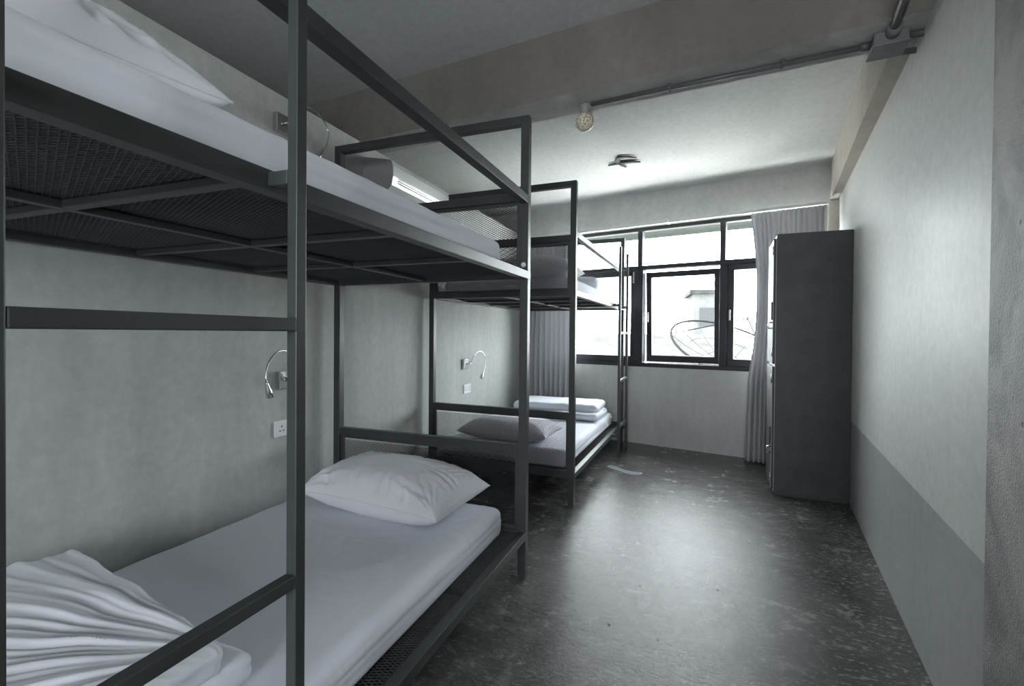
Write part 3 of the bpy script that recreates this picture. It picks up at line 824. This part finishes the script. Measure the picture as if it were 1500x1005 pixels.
# ------------------------------------------------------------------ outdoors
bm = bmesh.new(); box(bm, -60, 60, 5.3, 90, -4.2, -4.0)
struct(link('ground', bm, M['ground']), 'street level outside')
bm = bmesh.new(); box(bm, bw(-3), bw(3), 0.15, 0.68, 2.19, 2.31)
struct(link('trim_6', bm, M['eave'], loc=BO, rot=(0, 0, BROT)), 'outside eave above the window')
def house(x, y, w, d, z1, label, roof='flat', rz=0, wins=3):
    r = empty('house', (x, y, -4.0), rz); tag(r, label, 'building')
    H_ = z1 + 4.0
    bxo('house_wall', M['out_wall'], r, -w / 2, w / 2, -d / 2, d / 2, 0, H_, 0)
    if roof == 'flat':
        bxo('roof', M['out_roof'], r, -w / 2 - .2, w / 2 + .2, -d / 2 - .2, d / 2 + .2, H_, H_ + 0.2, 0)
    else:
        bm = bmesh.new()
        v = [bm.verts.new(p) for p in ((-w / 2 - .3, -d / 2 - .4, H_), (w / 2 + .3, -d / 2 - .4, H_), (w / 2 + .3, d / 2, H_ + 0.9), (-w / 2 - .3, d / 2, H_ + 0.9),
                                       (-w / 2 - .3, -d / 2 - .4, H_ + .06), (w / 2 + .3, -d / 2 - .4, H_ + .06), (w / 2 + .3, d / 2, H_ + 0.96), (-w / 2 - .3, d / 2, H_ + 0.96))]
        for q in ((0, 1, 2, 3), (4, 5, 6, 7), (0, 1, 5, 4), (1, 2, 6, 5), (2, 3, 7, 6), (3, 0, 4, 7)): bm.faces.new([v[k] for k in q])
        link('roof', bm, M['out_roof'], r)
    for k in range(wins):
        xx = -w / 2 + w * (k + 0.5) / wins
        bxo('house_window', M['out_dark'], r, xx - w / wins * 0.28, xx + w / wins * 0.28, -d / 2 - 0.03, -d / 2 + 0.02, H_ - 1.6, H_ - 0.7, 0)
    return r
house(-7.6, 21, 7, 5, 0.1, 'low pale house with a sloping sheet roof, leftmost seen through the window', 'slope', 0, 2)
house(-0.9, 18, 4.8, 4, 0.15, 'low pale house with a sloping sheet roof behind the satellite dish', 'slope', 0.05, 3)
house(0.62, 27, 1.3, 3, 3.15, 'tall narrow pale building far beyond the satellite dish', 'flat', 0.1, 1)
house(4.6, 15, 4.2, 5, 0.1, 'low house seen through the narrow pane beside the right curtain', 'flat', -0.1, 3)
# mesh satellite dish
dc = Vector((0.72, 9.4, 0.83)); dish = empty('satellite_dish', dc); tag(dish, 'large round satellite dish outside the window', 'satellite dish')
DN = Vector((0.31, -0.38, 0.87)).normalized()
dish.rotation_euler = DN.to_track_quat('Z', 'Y').to_euler(); dish.location = dc - DN * 0.30
Rd = 1.12
bm = bmesh.new(); tube(bm, [(Rd * math.cos(2 * PI * i / 64), Rd * math.sin(2 * PI * i / 64), 0.30) for i in range(65)], 0.020, 8, False); link('dish_rim', bm, M['dish'], dish, True)
bm = bmesh.new()
for k in range(12):
    a = 2 * PI * k / 12
    tube(bm, [(Rd * t * math.cos(a), Rd * t * math.sin(a), 0.30 * t * t) for t in [i / 8 for i in range(9)]], 0.006, 6)
for t in (0.33, 0.66):
    tube(bm, [(Rd * t * math.cos(2 * PI * i / 40), Rd * t * math.sin(2 * PI * i / 40), 0.30 * t * t) for i in range(41)], 0.006, 6, False)
link('dish_ribs', bm, M['out_roof'], dish)
for k in range(3):
    a = 2 * PI * k / 3 + 0.5
    bm = bmesh.new(); tube(bm, [(Rd * math.cos(a), Rd * math.sin(a), 0.30), (0, 0, 0.95)], 0.012, 6); link('feed_strut', bm, M['dish'], dish)
bm = bmesh.new(); tube(bm, [(0, 0, 0.92), (0, 0, 0.98)], 0.022, 10); link('feed_horn', bm, M['out_roof'], dish)
Rm = dish.rotation_euler.to_matrix().transposed()
bm = bmesh.new(); tube(bm, [(0, 0, -0.02), tuple(Rm @ Vector((0.05, 0.5, -1.1))), tuple(Rm @ Vector((0.05, 0.5, -4.6)))], 0.05, 10); link('mast', bm, M['dish'], dish)

# ------------------------------------------------------------------ light
w = D.worlds.new('World'); SC.world = w; w.use_nodes = True
bg = w.node_tree.nodes['Background']
bg.inputs['Color'].default_value = (0.93, 0.965, 1.0, 1); bg.inputs['Strength'].default_value = 12.5
def portal(name, loc, sx, sy, direction):
    l = D.lights.new(name, 'AREA'); l.shape = 'RECTANGLE'; l.size = sx; l.size_y = sy; l.cycles.is_portal = True
    o = D.objects.new(name, l); COL.objects.link(o); o.location = loc
    o.rotation_euler = Vector(direction).to_track_quat('-Z', 'Z').to_euler()
    return o
mid = BO + BD * ((WS0 + WS1) / 2) + BN * 0.145
portal('window_portal', (mid.x, mid.y, (ZS + ZH) / 2), WS1 - WS0, ZH - ZS, -BN)
portal('rear_portal', ((ro[0] + ro[1]) / 2, -2.21, (ro[2] + ro[3]) / 2), ro[1] - ro[0], ro[3] - ro[2], (0, 1, 0))

sl = D.lights.new('sun', 'SUN'); sl.energy = 46; sl.angle = math.radians(0.6); sl.color = (1.0, 0.97, 0.92)
so = D.objects.new('sun', sl); COL.objects.link(so); so.location = (-6, 8, 12)
so.rotation_euler = Vector((1.0, -0.14, -1.5)).to_track_quat('-Z', 'Z').to_euler()

# ------------------------------------------------------------------ camera
cam = D.cameras.new('camera'); co = D.objects.new('camera', cam); COL.objects.link(co)
yaw, pit, rol = math.radians(20.7), math.radians(-0.6), math.radians(0.5)
f = Vector((-math.sin(yaw) * math.cos(pit), math.cos(yaw) * math.cos(pit), math.sin(pit)))
rr = Vector((math.cos(yaw), math.sin(yaw), 0)); uu = rr.cross(f)
r2 = rr * math.cos(rol) + uu * math.sin(rol); u2 = uu * math.cos(rol) - rr * math.sin(rol)
mt = Matrix((r2, u2, -f)).transposed().to_4x4(); mt.translation = Vector((0, 0, 1.10))
co.matrix_world = mt
cam.sensor_width = 36; cam.lens = 693.0 / 1500 * 36; cam.shift_y = -7.0 / 1500; cam.clip_start = 0.02; cam.clip_end = 300
SC.camera = co
SC.view_settings.view_transform = 'Standard'; SC.view_settings.look = 'None'
SC.view_settings.exposure = 1.05; SC.view_settings.gamma = 1.0; SC.view_settings.use_curve_mapping = False
SC.cycles.max_bounces = 10; SC.cycles.diffuse_bounces = 6; SC.cycles.caustics_reflective = False
SC.cycles.transparent_max_bounces = 16
